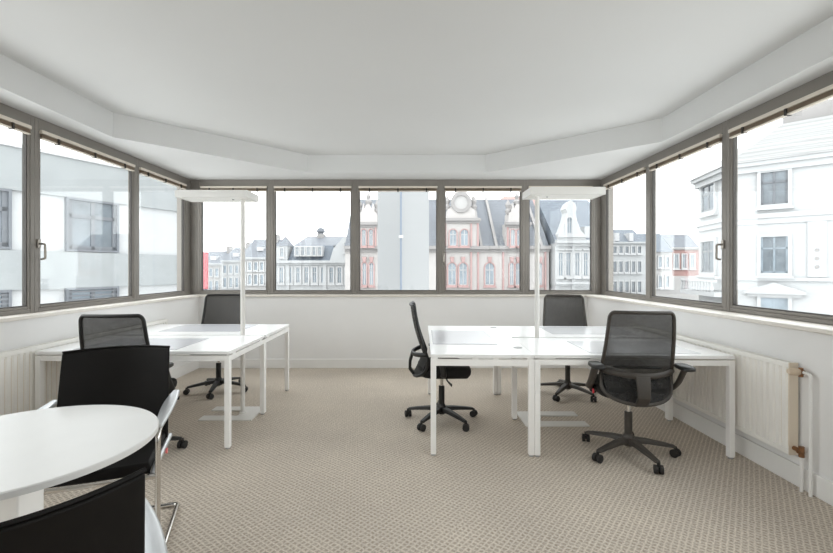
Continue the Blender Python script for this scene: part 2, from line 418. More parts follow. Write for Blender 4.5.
# ------------------------------------------------------------------ radiators
def radiator(x_wall, sgn, y0, y1, label, valve):
    """panel radiator along a side wall; sgn=+1: faces +x"""
    r = thing('panel_radiator', label, 'radiator', (x_wall, (y0+y1)/2, 0), 0, 'panel radiators under the windows')
    L = y1-y0; z0, z1 = .20, .775
    X = lambda d: sgn*d*.72
    pitch = L/round(L/.05); k = int(round(L/pitch))
    prof = []
    y = -L/2
    for i in range(k):
        prof += [(y+.004, .098), (y+.012, .080), (y+pitch*.40, .080), (y+pitch*.40+.008, .098)]; y += pitch
    prof.append((L/2, .098))
    prof = [(-L/2, .098)]+prof
    def panel(front):
        off = 0 if front else -.055
        pts = [(X(d+off), yy) for yy, d in prof]+[(X(.074+off), L/2), (X(.074+off), -L/2)]
        return MB().prism(pts, z0+.03, z1-.035, 'z')
    obj('front_panel', panel(True), M['rad'], r, smooth=20)
    obj('rear_panel', MB().box(min(X(.03), X(.04)), max(X(.03), X(.04)), -L/2, L/2, z0+.03, z1-.035), M['rad'], r)
    e = MB()
    for za, zb in ((z0, z0+.03), (z1-.035, z1-.006)):
        e.box(min(X(.084), X(.099)), max(X(.084), X(.099)), -L/2, L/2, za, zb)
    obj('edge_rail', e, M['rad'], r, .004)
    fins = MB(); yy = -L/2+.02
    while yy < L/2-.02:
        fins.box(min(X(.041), X(.083)), max(X(.041), X(.083)), yy, yy+.002, z0+.05, z1-.05); yy += .05
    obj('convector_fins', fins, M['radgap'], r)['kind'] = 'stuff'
    g = MB(); yy = -L/2+.012
    g.box(min(X(.028), X(.034)), max(X(.028), X(.034)), -L/2, L/2, z1-.01, z1)
    g.box(min(X(.09), X(.099)), max(X(.09), X(.099)), -L/2, L/2, z1-.006, z1)
    while yy < L/2:
        g.box(min(X(.034), X(.09)), max(X(.034), X(.09)), yy, yy+.014, z1-.006, z1-.001); yy += .034
    obj('top_grille', g, M['rad'], r)['kind'] = 'stuff'
    for s in (-1, 1):
        obj('side_cover', MB().box(min(X(.022), X(.101)), max(X(.022), X(.101)), s*L/2-.003, s*L/2+.003, z0, z1), M['radgap'] if s < 0 and valve else M['rad'], r)  # valve end tinted beige, standing in for warm shade inside the open end
    for yy in (-L*.35, L*.35):
        obj('wall_bracket', MB().box(min(X(.0), X(.03)), max(X(.0), X(.03)), yy-.02, yy+.02, z0+.1, z1-.1), M['rad'], r)
    if valve:
        s = -1; ye = -L/2
        v = obj('thermostat_valve', MB().tube([(X(.06), ye-.003, z1-.045), (X(.06), ye-.07, z1-.045)], .014).tube([(X(.06), ye-.05, z1-.075), (X(.06), ye-.05, z1-.02)], .013), M['brass'], r)
        obj('valve_knob', MB().tube([(X(.075), ye-.05, z1-.045), (X(.09), ye-.05, z1-.045), (X(.145), ye-.045, z1-.043), (X(.16), ye-.045, z1-.043)], [.018, .024, .022, .014], 14), M['knob'], v)
        obj('supply_pipe', MB().tube(rounded([(X(.06), ye-.065, z1-.045), (X(.06), ye-.115, z1-.045), (X(.06), ye-.115, .0)], .03), .0095), M['trimw'], r)
        u = obj('return_valve', MB().tube([(X(.06), ye-.003, z0+.045), (X(.06), ye-.06, z0+.045)], .014).tube([(X(.06), ye-.055, z0+.01), (X(.06), ye-.055, z0+.075)], .015).tube([(X(.06), ye-.055, z0+.045), (X(.095), ye-.055, z0+.045)], .012), M['brass'], r)
        obj('return_pipe', MB().tube([(X(.06), ye-.055, z0+.02), (X(.06), ye-.055, 0)], .0095), M['trimw'], r)
    return r
radiator(XRP, -1, 2.72, 4.70, 'long white panel radiator with a brass valve below the right windows', True)
radiator(XLP, 1, 2.50, 5.10, 'long white panel radiator below the left windows behind the desks', False)

# ------------------------------------------------------------------ desks
DZ = .74
def leg_mb(x, y, a=.04, b=.04): return MB().box(x-a/2, x+a/2, y-b/2, y+b/2, .012, DZ-.035)
def foot(x, y): return MB().lathe([(.016, 0), (.018, .004), (.012, .013)], 12, (x, y, 0))
def add_leg(r, x, y, a=.04, b=.04):
    l = obj('leg', leg_mb(x, y, a, b), M['deskedge'], r, .002); obj('levelling_foot', foot(x, y), M['grom'], l)
RG = math.radians(-1.5)          # the right-hand desks stand slightly askew
def askew(x, y):
    dx, dy = x-.895, y-3.15
    return .895+dx*math.cos(RG)-dy*math.sin(RG), 3.15+dx*math.sin(RG)+dy*math.cos(RG)
def bench(name, label, x0, x1, y0, y1, gap=.044, rot=False):
    cx, cy = (x0+x1)/2, (y0+y1)/2
    r = thing(name, label, 'desk', (*(askew(cx, cy) if rot else (cx, cy)), 0), RG if rot else 0, 'white bench desks'); W, D = x1-x0, y1-y0
    for s in (-1, 1):
        ya, yb = (-D/2, -gap/2) if s < 0 else (gap/2, D/2)
        obj('desktop', MB().box(-W/2, W/2, ya, yb, DZ-.025, DZ), M['desk'], r, .002)
        obj('long_rail', MB().box(-W/2+.04, W/2-.04, s*(D/2-.02)-.012, s*(D/2-.02)+.012, DZ-.075, DZ-.035), M['deskedge'], r)
        obj('inner_rail', MB().box(-W/2+.04, W/2-.04, s*.09-.012, s*.09+.012, DZ-.08, DZ-.035), M['deskedge'], r)
    for sx in (-1, 1):
        obj('side_rail', MB().box(sx*(W/2-.02)-.018, sx*(W/2-.02)+.018, -D/2+.04, D/2-.04, DZ-.075, DZ-.035), M['deskedge'], r)
        add_leg(r, sx*(W/2-.02), -D/2+.02); add_leg(r, sx*(W/2-.02), D/2-.02); add_leg(r, sx*(W/2-.02), 0, .04, .06)
        for y in (-D/2+.1, -.1, .1, D/2-.1):
            obj('spacer', MB().box(sx*(W/2-.02)-.015, sx*(W/2-.02)+.015, y-.03, y+.03, DZ-.036, DZ-.024), M['deskedge'], r)
    return r
bench('bench_desk', 'white two-place bench desk with square legs by the left wall', -2.835, -1.368, 3.285, 4.895)
bench('bench_desk', 'white two-place bench desk with square legs by the right wall', .895, 2.315, 3.15, 4.75, .06, True)
r = thing('side_desk', 'white single desk joined to the left end of the right bench', 'desk', (*askew(.518, 3.95), 0), RG, 'white bench desks')
W, D = .75, 1.6
obj('desktop', MB().box(-W/2, W/2, -D/2, D/2, DZ-.025, DZ), M['desk'], r, .002)
for s in (-1, 1):
    obj('short_rail', MB().box(-W/2+.04, W/2-.04, s*(D/2-.02)-.012, s*(D/2-.02)+.012, DZ-.085, DZ-.037), M['deskedge'], r)
    obj('long_rail', MB().box(s*(W/2-.02)-.012, s*(W/2-.02)+.012, -D/2+.04, D/2-.04, DZ-.085, DZ-.037), M['deskedge'], r)
    for x in (-.345, -.05, .1, .345):
        obj('spacer', MB().box(x-.022, x+.022, s*(D/2-.02)-.012, s*(D/2-.02)+.012, DZ-.038, DZ-.024), M['deskedge'], r)
    for sx in (-1, 1): add_leg(r, sx*(W/2-.02), s*(D/2-.02))
for y in (-.52, .66):
    g = obj('cable_grommet', MB().lathe([(.034, DZ-.002), (.034, DZ+.003), (.026, DZ+.004), (.024, DZ+.002)], 20, (W/2-.06, y, 0)), M['grom'], r)
def desk_mat(cx, cy, w_, d_, label, m, rz=0):
    mb = MB().box(-w_/2, w_/2, -d_/2, d_/2, 0, .003)
    o = obj('desk_mat', mb, M[m], None, .001); o.location = (cx, cy, DZ+.0005); o.rotation_euler = (0, 0, rz)
    return tagit(o, label, 'desk mat', 'desk mats')
desk_mat(-2.20, 3.62, .8, .53, 'grey desk mat on the near half of the left bench desk', 'pad')
desk_mat(-2.10, 4.58, .8, .53, 'pale grey desk mat on the far half of the left bench desk', 'pad')
desk_mat(*askew(.435, 3.97), .53, .80, 'grey desk mat on the single desk beside the centre chair', 'pad', RG)
desk_mat(*askew(1.72, 3.48), .8, .53, 'white desk mat on the near half of the right bench desk', 'padw', RG)
desk_mat(*askew(1.72, 4.42), .8, .53, 'white desk mat on the far half of the right bench desk', 'padw', RG)

# ------------------------------------------------------------------ floor lamps
def floor_lamp(px, py, sgn, label, prong=.40):
    """sgn=-1: head and base prongs point to -x"""
    r = thing('floor_lamp', label, 'floor lamp', (px, py, 0), 0, 'office floor lamps')
    X = lambda a, b: (min(sgn*a, sgn*b), max(sgn*a, sgn*b))
    ba = MB()
    ba.box(*X(-.15, .02), -.19, .19, 0, .012); ba.box(*X(.0195, prong), -.19, -.075, 0, .012); ba.box(*X(.0195, prong), .075, .19, 0, .012)
    obj('base', ba, M['lampm'], r, .002)
    obj('base_collar', MB().lathe([(.034, .012), (.034, .02), (.028, .026)], 20), M['lampm'], r)
    obj('pole', MB().lathe([(.0205, .012), (.0205, 2.02)], 20), M['lampm'], r)
    hd = MB().ring([(a, b) for a, b in [(X(-.095, .555)[0], 2.01), (X(-.095, .555)[1], 2.01), (X(-.095, .555)[1], 2.075), (X(-.095, .555)[0], 2.075)]],
                   [(a, b) for a, b in [(X(-.083, .563)[0], 2.012), (X(-.083, .563)[1], 2.012), (X(-.083, .563)[1], 2.073), (X(-.083, .563)[0], 2.073)]], -.15, .15)
    hd = MB(); x0, x1 = X(-.095, .555)
    hd.box(x0, x1, -.15, -.14, 2.01, 2.075).box(x0, x1, .14, .15, 2.01, 2.075).box(x0, x0+.01, -.14, .14, 2.01, 2.075).box(x1-.01, x1, -.14, .14, 2.01, 2.075)
    h = obj('lamp_head', hd, M['lampm'], r)
    obj('lower_diffuser', MB().box(x0+.01, x1-.01, -.14, .14, 2.014, 2.022), M['diff'], h)
    obj('upper_diffuser', MB().box(x0+.01, x1-.01, -.14, .14, 2.062, 2.068), M['diff'], h)
    xs = X(.02, .05)
    obj('sensor', MB().lathe([(.009, 2.006), (.009, 2.014)], 12, (sgn*.09, 0, 0)), M['grom'], h)
    return r
floor_lamp(-1.578, 4.09, -1, 'white T-shaped office floor lamp rising through the left bench desk', .33)
floor_lamp(1.14, 3.943, 1, 'white T-shaped office floor lamp rising through the right bench desk')

# ------------------------------------------------------------------ task chairs
def task_chair(label, loc, rz, base_rot=0., up=0., arms=True, look='black', tag_side=0, arm_top=.69, arm_y=-.14):
    r = thing('task_chair', label, 'chair', loc, rz, 'mesh-back task chairs')
    body = M['black'] if look == 'black' else M['dgrey']
    obj('base_hub', MB().lathe([(.030, .062), (.046, .075), (.048, .115), (.036, .135), (.030, .15)], 20), body, r)
    obj('column_foot', MB().lathe([(.014, .045), (.014, .063)], 12), M['chrome'], r)
    for k in range(5):
        a = base_rot+k*2*PI/5
        c, s = math.cos(a), math.sin(a)
        prof = [(.03, .108, .034), (.12, .104, .030), (.24, .088, .023), (.315, .075, .019)]
        m = MB(); vs = []; fs = []
        for q, (d, z, hw) in enumerate(prof):
            hh = .030-.014*q/3
            for (sy, dz) in ((-1, -hh*.6), (1, -hh*.6), (.75, hh*.6), (-.75, hh*.6)):
                vs.append((c*d-s*sy*hw, s*d+c*sy*hw, z+dz))
        for q in range(3):
            for e in range(4): fs.append((q*4+e, q*4+(e+1) % 4, q*4+4+(e+1) % 4, q*4+4+e))
        fs += [(3, 2, 1, 0), (12, 13, 14, 15)]
        m.add(vs, fs)
        lg = obj('base_leg', m, body, r, .004)
        # twin wheel caster
        ca = a+random.uniform(-1.2, 1.2); cc, cs = math.cos(ca), math.sin(ca)
        px, py = c*.318, s*.318
        m = MB().tube([(px, py, .075), (px, py, .05)], .011, 10)
        for sd in (-1, 1):
            qx, qy = px-cs*.016*sd, py+cc*.016*sd
            m.tube([(qx-cs*.011*sd, qy+cc*.011*sd, .0295), (qx, qy, .0295), (qx+cs*.011*sd*1.0, qy-cc*.011*sd*1.0, .0295)], [.029, .0295, .027], 18)
        m.tube([(px-cs*.02, py+cc*.02, .03), (px-cs*.02, py+cc*.02, .031), (px+cs*.02, py-cc*.02, .031)], .012, 8)
        obj('caster', m, M['rubber'], lg)
    obj('gas_lift', MB().lathe([(.027, .13), (.027, .31), (.023, .312)], 20), body, r)
    obj('lift_rod', MB().lathe([(.0145, .30), (.0145, .41+up)], 16), M['chrome'], r)
    z = .40+up
    mech = obj('tilt_mechanism', MB().box(-.085, .085, -.13, .12, z, z+.05).box(-.16, .16, -.10, -.06, z+.03, z+.055).box(-.16, .16, .08, .12, z+.03, z+.055), body, r, .01)
    obj('lever', MB().tube(rounded([(.08, .03, z+.02), (.22, .03, z+.015), (.27, .05, z-.0)], .03), .007).tube([(.25, .042, z+.005), (.30, .062, z-.006)], [.010, .013], 10, flat=.5), body, mech)
    # seat cushion: super-ellipse slab, front edge rolls down
    def seat():
        m = MB(); nn = 40; vs = []; rings = []
        for (f, zz) in ((.72, -.066), (.90, -.058), (.985, -.022), (1.0, .006), (.985, .024), (.93, .036), (.75, .043), (.4, .044)):
            row = []
            for k in range(nn):
                a = 2*PI*k/nn; ca, sa = math.cos(a), math.sin(a); e = .55
                x = math.copysign(abs(ca)**e, ca)*.245*f; y = math.copysign(abs(sa)**e, sa)*.235*f
                dz = -.9*max(0, y-.10)**2*1.6-.05*(max(0, .1-abs(x)))*0
                row.append((x, y+.02, z+.085+zz+dz))
            vs += row
        fs = []
        for i in range(7):
            for k in range(nn): fs.append((i*nn+k, i*nn+(k+1) % nn, (i+1)*nn+(k+1) % nn, (i+1)*nn+k))
        fs += [tuple(range(nn-1, -1, -1)), tuple(7*nn+k for k in range(nn))]
        return m.add(vs, fs)
    obj('seat', seat(), M['cloth'], r, smooth=60)
    obj('seat_pan', MB().prism([(-.2, -.18), (.2, -.18), (.21, .2), (-.21, .2)], z+.05, z+.062, 'z'), body, r)
    # back: curved frame; by(z) leans back, edges wrap forward
    zb0, zb1 = z+.20, z+.645
    def yb(t, u):       # t height 0..1, u -1..1 across
        return -.165-.115*t+.03*math.sin(t*PI)*-.6+.035*u*u
    def hwid(t): return .236-.030*t
    def bp(u, t): return (u*hwid(t), yb(t, u), zb0+(zb1-zb0)*t)
    loop = []
    cr = .10
    def corner_pts():
        pts = []
        N = 8
        for k in range(13): t = .0+.90*k/12; pts.append((1, t))
        for k in range(1, N):
            a = k/N*PI/2; pts.append((1-.14*(1-math.cos(a)), .90+.10*math.sin(a)))
        for k in range(17): pts.append((.86-1.72*k/16, 1.0))
        for k in range(1, N):
            a = PI/2-k/N*PI/2; pts.append((-1+.14*(1-math.cos(a)), .90+.10*math.sin(a)))
        for k in range(13): t = .90-.90*k/12; pts.append((-1, t))
        return pts
    top = [Vector(bp(u, t)) for u, t in corner_pts()]
    # lower loop bulges rearwards and closes under the netting
    low = []
    for k in range(1, 24):
        q = k/24; ang = PI*q
        u = -math.cos(ang); dz = -.185*(math.sin(ang)**.42)
        low.append(Vector((u*.236, -.165+.035*u*u-.085*math.sin(ang), zb0+dz)))
    obj('back_frame', MB().tube(top+low, .0125, 10, closed=True), body, r, smooth=60)
    def net(u, v):
        t = .02+v*.975; uu = (2*u-1)
        lim = 1.0 if t < .9 else 1-.14*(1-math.sqrt(max(0, 1-((t-.9)/.1)**2)))
        p = Vector(bp(uu*lim*.985, t)); e = 1e-3
        a = Vector(bp(uu*.98+e, t))-Vector(bp(uu*.98-e, t)); b = Vector(bp(uu*.98, t+e))-Vector(bp(uu*.98, t-e))
        return p, a.cross(b)
    obj('back_netting', MB().sheet(net, 14, 14, .003), M['net'], r, smooth=60)
    def lownet(u, v):
        uu = 2*u-1; q = math.acos(max(-1, min(1, -uu)))
        depth = .185*(math.sin(q)**.42) if 0 < q < PI else 0
        return Vector((uu*.232, -.165+.035*uu*uu-.085*math.sin(q)*v, zb0+.01-depth*v)), Vector((0, -1, .3))
    obj('lumbar_panel', MB().sheet(lownet, 16, 6, .004), M['netlow'], r, smooth=60)
    # yoke across the back, T support down to the mechanism
    yk = [(u*.245, -.178+.03*u*u-.085*(1-u*u), zb0+.012+.02*u*u) for u in [i/8-1 for i in range(17)]]
    obj('yoke', MB().tube(yk, [.014]+[.021]*15+[.014], 10, flat=.6), body, r, smooth=60)
    tb = [(0, -.262, zb0+.01), (0, -.283, zb0-.06), (0, -.285, zb0-.13), (0, -.24, zb0-.19), (0, -.12, z+.012), (0, -.05, z+.02)]
    tp = MB(); vs = []; fs = []
    hw = [.046, .042, .040, .042, .045, .045]
    for i, p in enumerate(tb):
        a = Vector(tb[min(i+1, 5)])-Vector(tb[max(i-1, 0)]); nn = Vector((0, -a.z, a.y)).normalized()*.013
        for (sx, sn) in ((-1, 1), (1, 1), (1, -1), (-1, -1)): vs.append(Vector(p)+Vector((sx*hw[i], 0, 0))+nn*sn)
    for i in range(5):
        for e in range(4): fs.append((i*4+e, i*4+(e+1) % 4, i*4+4+(e+1) % 4, i*4+4+e))
    fs += [(3, 2, 1, 0), (20, 21, 22, 23)]
    obj('back_support', tp.add(vs, fs), body, r, .006)
    lb = [(u*.16, -.165-.012+.03*u*u*.4, zb0+.055) for u in [i/6-1 for i in range(13)]]
    obj('lumbar_bar', MB().tube(lb, [.006]+[.011]*11+[.006], 8), M['black'], r)
    if arms:
        for s in (-1, 1):
            am = MB().tube(rounded([(s*.13, .0, z+.055), (s*.285, .0, z+.06), (s*.292, arm_y*.5, z+.13), (s*.292, arm_y, arm_top-.02)], .05), .017, 10, flat=1.5)
            ar = obj('armrest', am, body, r, smooth=60)
            def pad():
                m = MB(); vs = []; nn = 24
                for (f, zz) in ((.86, -.014), (1, -.008), (1, .006), (.9, .014)):
                    for k in range(nn):
                        a = 2*PI*k/nn; ca, sa = math.cos(a), math.sin(a)
                        vs.append((s*.287+math.copysign(abs(ca)**.5, ca)*.043*f, arm_y+math.copysign(abs(sa)**.5, sa)*.085*f, arm_top-.014+zz))
                fs = []
                for i in range(3):
                    for k in range(nn): fs.append((i*nn+k, i*nn+(k+1) % nn, (i+1)*nn+(k+1) % nn, (i+1)*nn+k))
                fs += [tuple(range(nn-1, -1, -1)), tuple(3*nn+k for k in range(nn))]
                return m.add(vs, fs)
            obj('arm_pad', pad(), M['black'], ar, smooth=50)
    if tag_side:
        obj('tag', MB().tube([(tag_side*.262, -.06, z+.05), (tag_side*.268, -.06, z+.05)], .017, 14), M['tag'], r)['label'] = 'small red tag'
    return r
task_chair('charcoal mesh-back task chair with red tag, back to the camera at the right desk', (1.60, 3.21, 0), math.radians(-7), math.radians(-75), .02, arm_top=.705, arm_y=-.215, look='grey', tag_side=-1)
task_chair('mesh-back task chair behind the right desk, facing the camera', (1.70, 4.73, 0), math.radians(170), math.radians(60), .01, arm_top=.652, arm_y=-.10, look='grey')
task_chair('black task chair seen from the side at the single desk in the centre', (.275, 3.92, 0), math.radians(-90), math.radians(180), .0, arm_top=.645, arm_y=-.02)
task_chair('black task chair near the far left corner behind the left desk', (-2.15, 4.87, 0), math.radians(188), math.radians(91), .01, arm_top=.652, arm_y=-.10)
task_chair('mesh-back task chair at the near side of the left desk, by the radiator', (-2.03, 3.19, 0), math.radians(2), math.radians(20), .0)

# ------------------------------------------------------------------ round table
t = thing('round_table', 'white round pedestal table in the left foreground', 'table', (-1.408, 1.555, 0))
obj('table_top', MB().lathe([(.425, DZ-.025), (.440, DZ-.022), (.4405, DZ-.004), (.437, DZ)], 96), M['tablew'], t, smooth=30)
obj('pedestal', MB().box(-.055, .055, -.055, .055, .02, DZ-.025), M['deskedge'], t, .006)
obj('top_plate', MB().box(-.2, .2, -.03, .03, DZ-.04, DZ-.025).box(-.03, .03, -.2, .2, DZ-.04, DZ-.025), M['deskedge'], t)
obj('foot_plate', MB().lathe([(.29, 0), (.29, .012), (.26, .02), (.1, .024)], 48), M['deskedge'], t)

# ------------------------------------------------------------------ visitor chairs (sled base)
def visitor_chair(label, back_c, face, tagged=False):
    """back_c: ground point under the top of the back; face: direction it faces"""
    f = Vector((face[0], face[1])).normalized()
    c = Vector(back_c)+f*.27
    r = thing('visitor_chair', label, 'chair', (c.x, c.y, 0), math.atan2(-f.x, f.y), 'black visitor chairs')
    def back(u, v):
        uu = 2*u-1; hw = .255-.008*v
        y = -.135-.150*v+.095*uu*uu*(.5+.5*v)-.035
        zz = .43+.49*v-.012*uu*uu*0
        return Vector((uu*hw, y, zz)), Vector((0, -1, .15))
    obj('backrest', MB().sheet(back, 18, 12, .024), M['leather'], r, .006, smooth=60)
    ed = [back(i/24, 1)[0]+Vector((0, 0, .004)) for i in range(25)]
    obj('piping', MB().tube(ed, .006, 8), M['leather'], r)
    def seat(u, v):
        uu = 2*u-1
        y = -.21+.47*v; zz = .452-.03*max(0, v-.75)**2*16*.25+.006*uu*uu
        return Vector((uu*.245, y, zz)), Vector((0, 0, 1))
    obj('seat', MB().sheet(seat, 12, 12, .05), M['leather'], r, .012, smooth=60)
    for s in (-1, 1):
        x = s*.280
        fr = rounded([(x, -.15, .65), (x, -.02, .655), (x, .275, .62), (x, .285, .013), (x, .27, .0125), (x, -.27, .0125), (x*.9, -.28, .0125), (0, -.28, .0125)], .045)
        obj('frame_tube', MB().tube(fr, .0122, 12), M['chrome'], r, smooth=60)
        m = MB()
        def arm(u, v, x=x):
            uu = 2*u-1
            y = -.235+.50*v; hw = .017+.012*math.sin(v*PI)
            return Vector((x+uu*hw, y, 0.672-.032*v*v-.004*uu*uu)), Vector((0, .05, 1))
        obj('armrest', m.sheet(arm, 4, 14, .018), M['alu'], r, .006, smooth=60)
        obj('seat_bracket', MB().tube([(s*.20, .2, .425), (x, .272, .41)], .010, 8).tube([(s*.235, -.18, .62), (x, -.16, .648)], .010, 8), M['chrome'], r)
    obj('under_rail', MB().tube([(-.280, .279, .42), (.280, .279, .42)], .0105, 10), M['chrome'], r)
    for s in (-1, 1):
        obj('seat_rail', MB().tube(rounded([(s*.256, -.18, .445), (s*.256, .2, .438), (s*.256, .262, .42)], .03), .013, 10), M['alu'], r, smooth=60)
    if tagged:
        obj('tag', MB().tube([(-.270, .02, .435), (-.277, .02, .435)], .014, 12), M['pinktag'], r)['label'] = 'small pink tag'
    return r
visitor_chair('black visitor chair behind the round table, facing the camera', (-1.60, 2.40), (.34, -.94), True)
visitor_chair('black visitor chair in the bottom left foreground, seen from behind', (-.748, .762), (-.60, .80))

# ------------------------------------------------------------------ outside: the street and houses
GZ = -10.0
O = dict(
    asphalt=mat('asphalt', (150, 150, 150), .9, var=.1, vscale=.4),
    white=mat('white_stucco', (164, 165, 166), .8, var=.04, vscale=.6),
    cream=mat('pale_stucco', (159, 157, 156), .8, var=.05, vscale=.7),
    blush=mat('blush_stucco', (168, 164, 162), .8, var=.05, vscale=.7),
    pink=mat('faded_red_stone', (158, 131, 129), .8, var=.08, vscale=2),
    brick=mat_tiles('red_brick', (151, 118, 113), .26, .085, .8),
    concrete=mat('pale_concrete', (133, 136, 137), .8, var=.06, vscale=1.2),
    stone=mat('grey_stone', (136, 133, 132), .8, var=.06, vscale=2),
    slate=mat_tiles('grey_slate', (101, 105, 112), .5, .3, .75),
    slate2=mat_tiles('blue_slate', (94, 102, 112), .5, .3, .75),
    tile=mat_tiles('pale_roof_tile', (144, 144, 144), .32, .26, .7),
    rtile=mat_tiles('red_roof_tile', (156, 125, 119), .4, .3, .8),
    pane=mat('house_window_glass', (122, 132, 140), .12, var=.25, vscale=1.2),
    paned=mat('dark_house_window_glass', (96, 103, 109), .12, var=.25, vscale=1.5),
    wframe=mat('house_window_white', (172, 172, 173), .6),
    gframe=mat('grey_window_frame', (94, 97, 102), .5),
    shaft=mat('pale_blue_cladding', (132, 133, 134), .5, var=.04, vscale=.4),
    red=mat('faded_red_board', (172, 92, 98), .6),
    pipe=mat('grey_zinc', (101, 111, 125), .5),
)
struct('ground', MB().box(-160, 160, 9.0, 160, GZ-.5, GZ), O['asphalt'], 'street level far below the windows')
class Bld:
    def __init__(s, name, label, ox, oy, rz, group='houses across the street'):
        s.r = thing(name, label, 'building', (ox, oy, GZ), rz, group)
    def part(s, name, mb, m, parent=None, smooth=30):
        mb.v = [(v[0], v[1], v[2]-GZ) for v in mb.v]
        return obj(name, mb, m, parent or s.r, smooth=smooth)
    def box(s, name, m, *b, parent=None): return s.part(name, MB().box(*b), m, parent)
    def outline(s, x0, x1, z0, z1, arch, g=0):
        if not arch: return [(x0-g, z0-g), (x1+g, z0-g), (x1+g, z1+g), (x0-g, z1+g)]
        cx, rr = (x0+x1)/2, (x1-x0)/2
        p = [(x0-g, z0-g), (x1+g, z0-g)]
        for k in range(9):
            a = PI*k/8; p.append((cx+(rr+g)*math.cos(a), z1-rr+(rr+g)*math.sin(a)))
        return p
    def win(s, x0, x1, z0, z1, arch=False, y=0, surround=None, sw=.16, pane=None, bars=True, fr=None, sill=True):
        surround = surround or O['wframe']
        m = MB().ring(s.outline(x0, x1, z0, z1, arch, sw), s.outline(x0, x1, z0, z1, arch, 0), y-.14, y+.02)
        w_ = s.part('window', m, surround)
        s.part('pane', MB().prism(s.outline(x0, x1, z0, z1, arch, 0), y-.02, y+.05), pane or O['pane'], w_)
        if bars:
            b = MB(); cx = (x0+x1)/2; t = max(.03, (x1-x0)*.04)
            b.box(cx-t, cx+t, y-.06, y-.02, z0, z1-.02); zt = z0+(z1-z0)*.68
            b.box(x0, x1, y-.06, y-.02, zt-t, zt+t)
            for xa in (x0, x1-2*t): b.box(xa, xa+2*t, y-.06, y-.02, z0, z1-((x1-x0)/2 if arch else 0))
            b.box(x0, x1, y-.06, y-.02, z0, z0+2*t)
            s.part('sash_bars', b, fr or O['wframe'], w_)
        if sill:
            s.part('sill', MB().box(x0-sw-.08, x1+sw+.08, y-.24, y, z0-sw-.12, z0-sw), surround, w_)
        return w_
    def cornice(s, x0, x1, z0, z1, m, out=.3, y=0):
        mb = MB(); h = z1-z0
        mb.box(x0, x1, y-out*.45, y+.02, z0, z0+h*.45); mb.box(x0-.05, x1+.05, y-out, y+.02, z0+h*.45, z1)
        return s.part('cornice', mb, m)
    def roof(s, x0, x1, z0, zr, dep, m, inset=0, y=0, name='roof'):
        # slope rising away from the street, then falling
        mb = MB(); h = dep/2
        mb.add([(x0, y-.3, z0), (x1, y-.3, z0), (x1-inset, y+h, zr), (x0+inset, y+h, zr), (x0, y+dep, z0), (x1, y+dep, z0)],
               [(0, 1, 2, 3), (5, 4, 3, 2), (0, 3, 4), (1, 5, 2), (0, 4, 5, 1)])
        return s.part(name, mb, m)
def XZ(D):
    k = D/F_PX
    return (lambda px: (px-VPX)*k), (lambda py: EYE+(VPY-py)*k)

# --- red-trimmed corner house straight ahead (40 m)
D = 40.; X, Z = XZ(D)
b = Bld('gabled_house', 'blush house with red stone trim, tall gables and slate roof straight ahead', X(458), D, 0)
R0 = X(458)
x = lambda px: X(px)-R0
b.box('wall', O['blush'], x(345), x(549), 0, 11, GZ, Z(250))
b.roof(x(345), x(549), Z(249), Z(203)+1.2, 11, O['slate'])
b.cornice(x(345), x(549), Z(252), Z(246), O['stone'], .5)
b.cornice(x(345), x(549), Z(295), Z(291), O['stone'], .3)
def gable(c0, c1, ztop, zmid, withrose):
    w2 = (c1-c0); cx = (c0+c1)/2
    pts = [(c0, Z(249)), (c1, Z(249)), (c1, zmid), (c1-.10*w2, zmid+.1), (c1-.12*w2, zmid+.9), (c1-.22*w2, zmid+1.1), (cx+.2*w2, zmid+1.9),
           (cx+.16*w2, ztop-.4), (cx+.06*w2, ztop), (cx-.06*w2, ztop), (cx-.16*w2, ztop-.4), (cx-.2*w2, zmid+1.9), (c0+.22*w2, zmid+1.1), (c0+.12*w2, zmid+.9), (c0+.10*w2, zmid+.1), (c0, zmid)]
    b.part('gable', MB().prism(pts, -.45, 1.2), O['blush'])
    b.cornice(c0-.1, c1+.1, zmid-.35, zmid+.1, O['stone'], .35, -.45)
    if withrose:
        m = MB(); n_ = 20
        m.ring([(cx+.95*math.cos(2*PI*k/n_), zmid+1.55+.95*math.sin(2*PI*k/n_)) for k in range(n_)], [(cx+.62*math.cos(2*PI*k/n_), zmid+1.55+.62*math.sin(2*PI*k/n_)) for k in range(n_)], -.6, -.4)
        ro = b.part('rose_window', m, O['stone'])
        b.part('pane', MB().prism([(cx+.62*math.cos(2*PI*k/n_), zmid+1.55+.62*math.sin(2*PI*k/n_)) for k in range(n_)], -.48, -.4), O['cream'], ro)
    for e in (c0+.12*w2, c1-.12*w2):
        b.part('finial', MB().lathe([(.22, 0), (.3, .3), (.16, .5), (.26, .8), (.2, 1.0), (.03, 1.3)], 10, (e, -.1, zmid+.9)), O['stone'])
    b.part('finial', MB().lathe([(.25, 0), (.34, .3), (.14, .5), (.24, .75), (.03, 1.1)], 10, (cx, -.1, ztop)), O['stone'])
gable(x(443), x(478), Z(188), Z(220), True)
gable(x(505), x(528), Z(205), Z(224), False)
gable(x(357), x(380), Z(205), Z(224), False)
for (a, c, yy) in ((449, 456, -.45), (460, 467.5, -.45), (509.5, 513.5, -.45), (515.5, 520, -.45), (362.5, 366.5, -.45), (369.5, 373.5, -.45)):
    b.win(x(a), x(c), Z(246), Z(230), True, yy, O['pink'], .09, O['pane'])
for (a, c) in ((448, 456), (459, 467), (485, 494), (509.5, 513.5), (515.5, 520), (362.5, 366.5), (369.5, 373.5), (538, 542)):
    b.win(x(a), x(c), Z(285), Z(263), True, 0, O['pink'], .11, O['pane'])
    cxx = x((a+c)/2)
    b.part('keystone', MB().prism([(cxx-.12, Z(262)), (cxx+.12, Z(262)), (cxx+.2, Z(257)), (cxx-.2, Z(257))], -.25, 0), O['pink'])
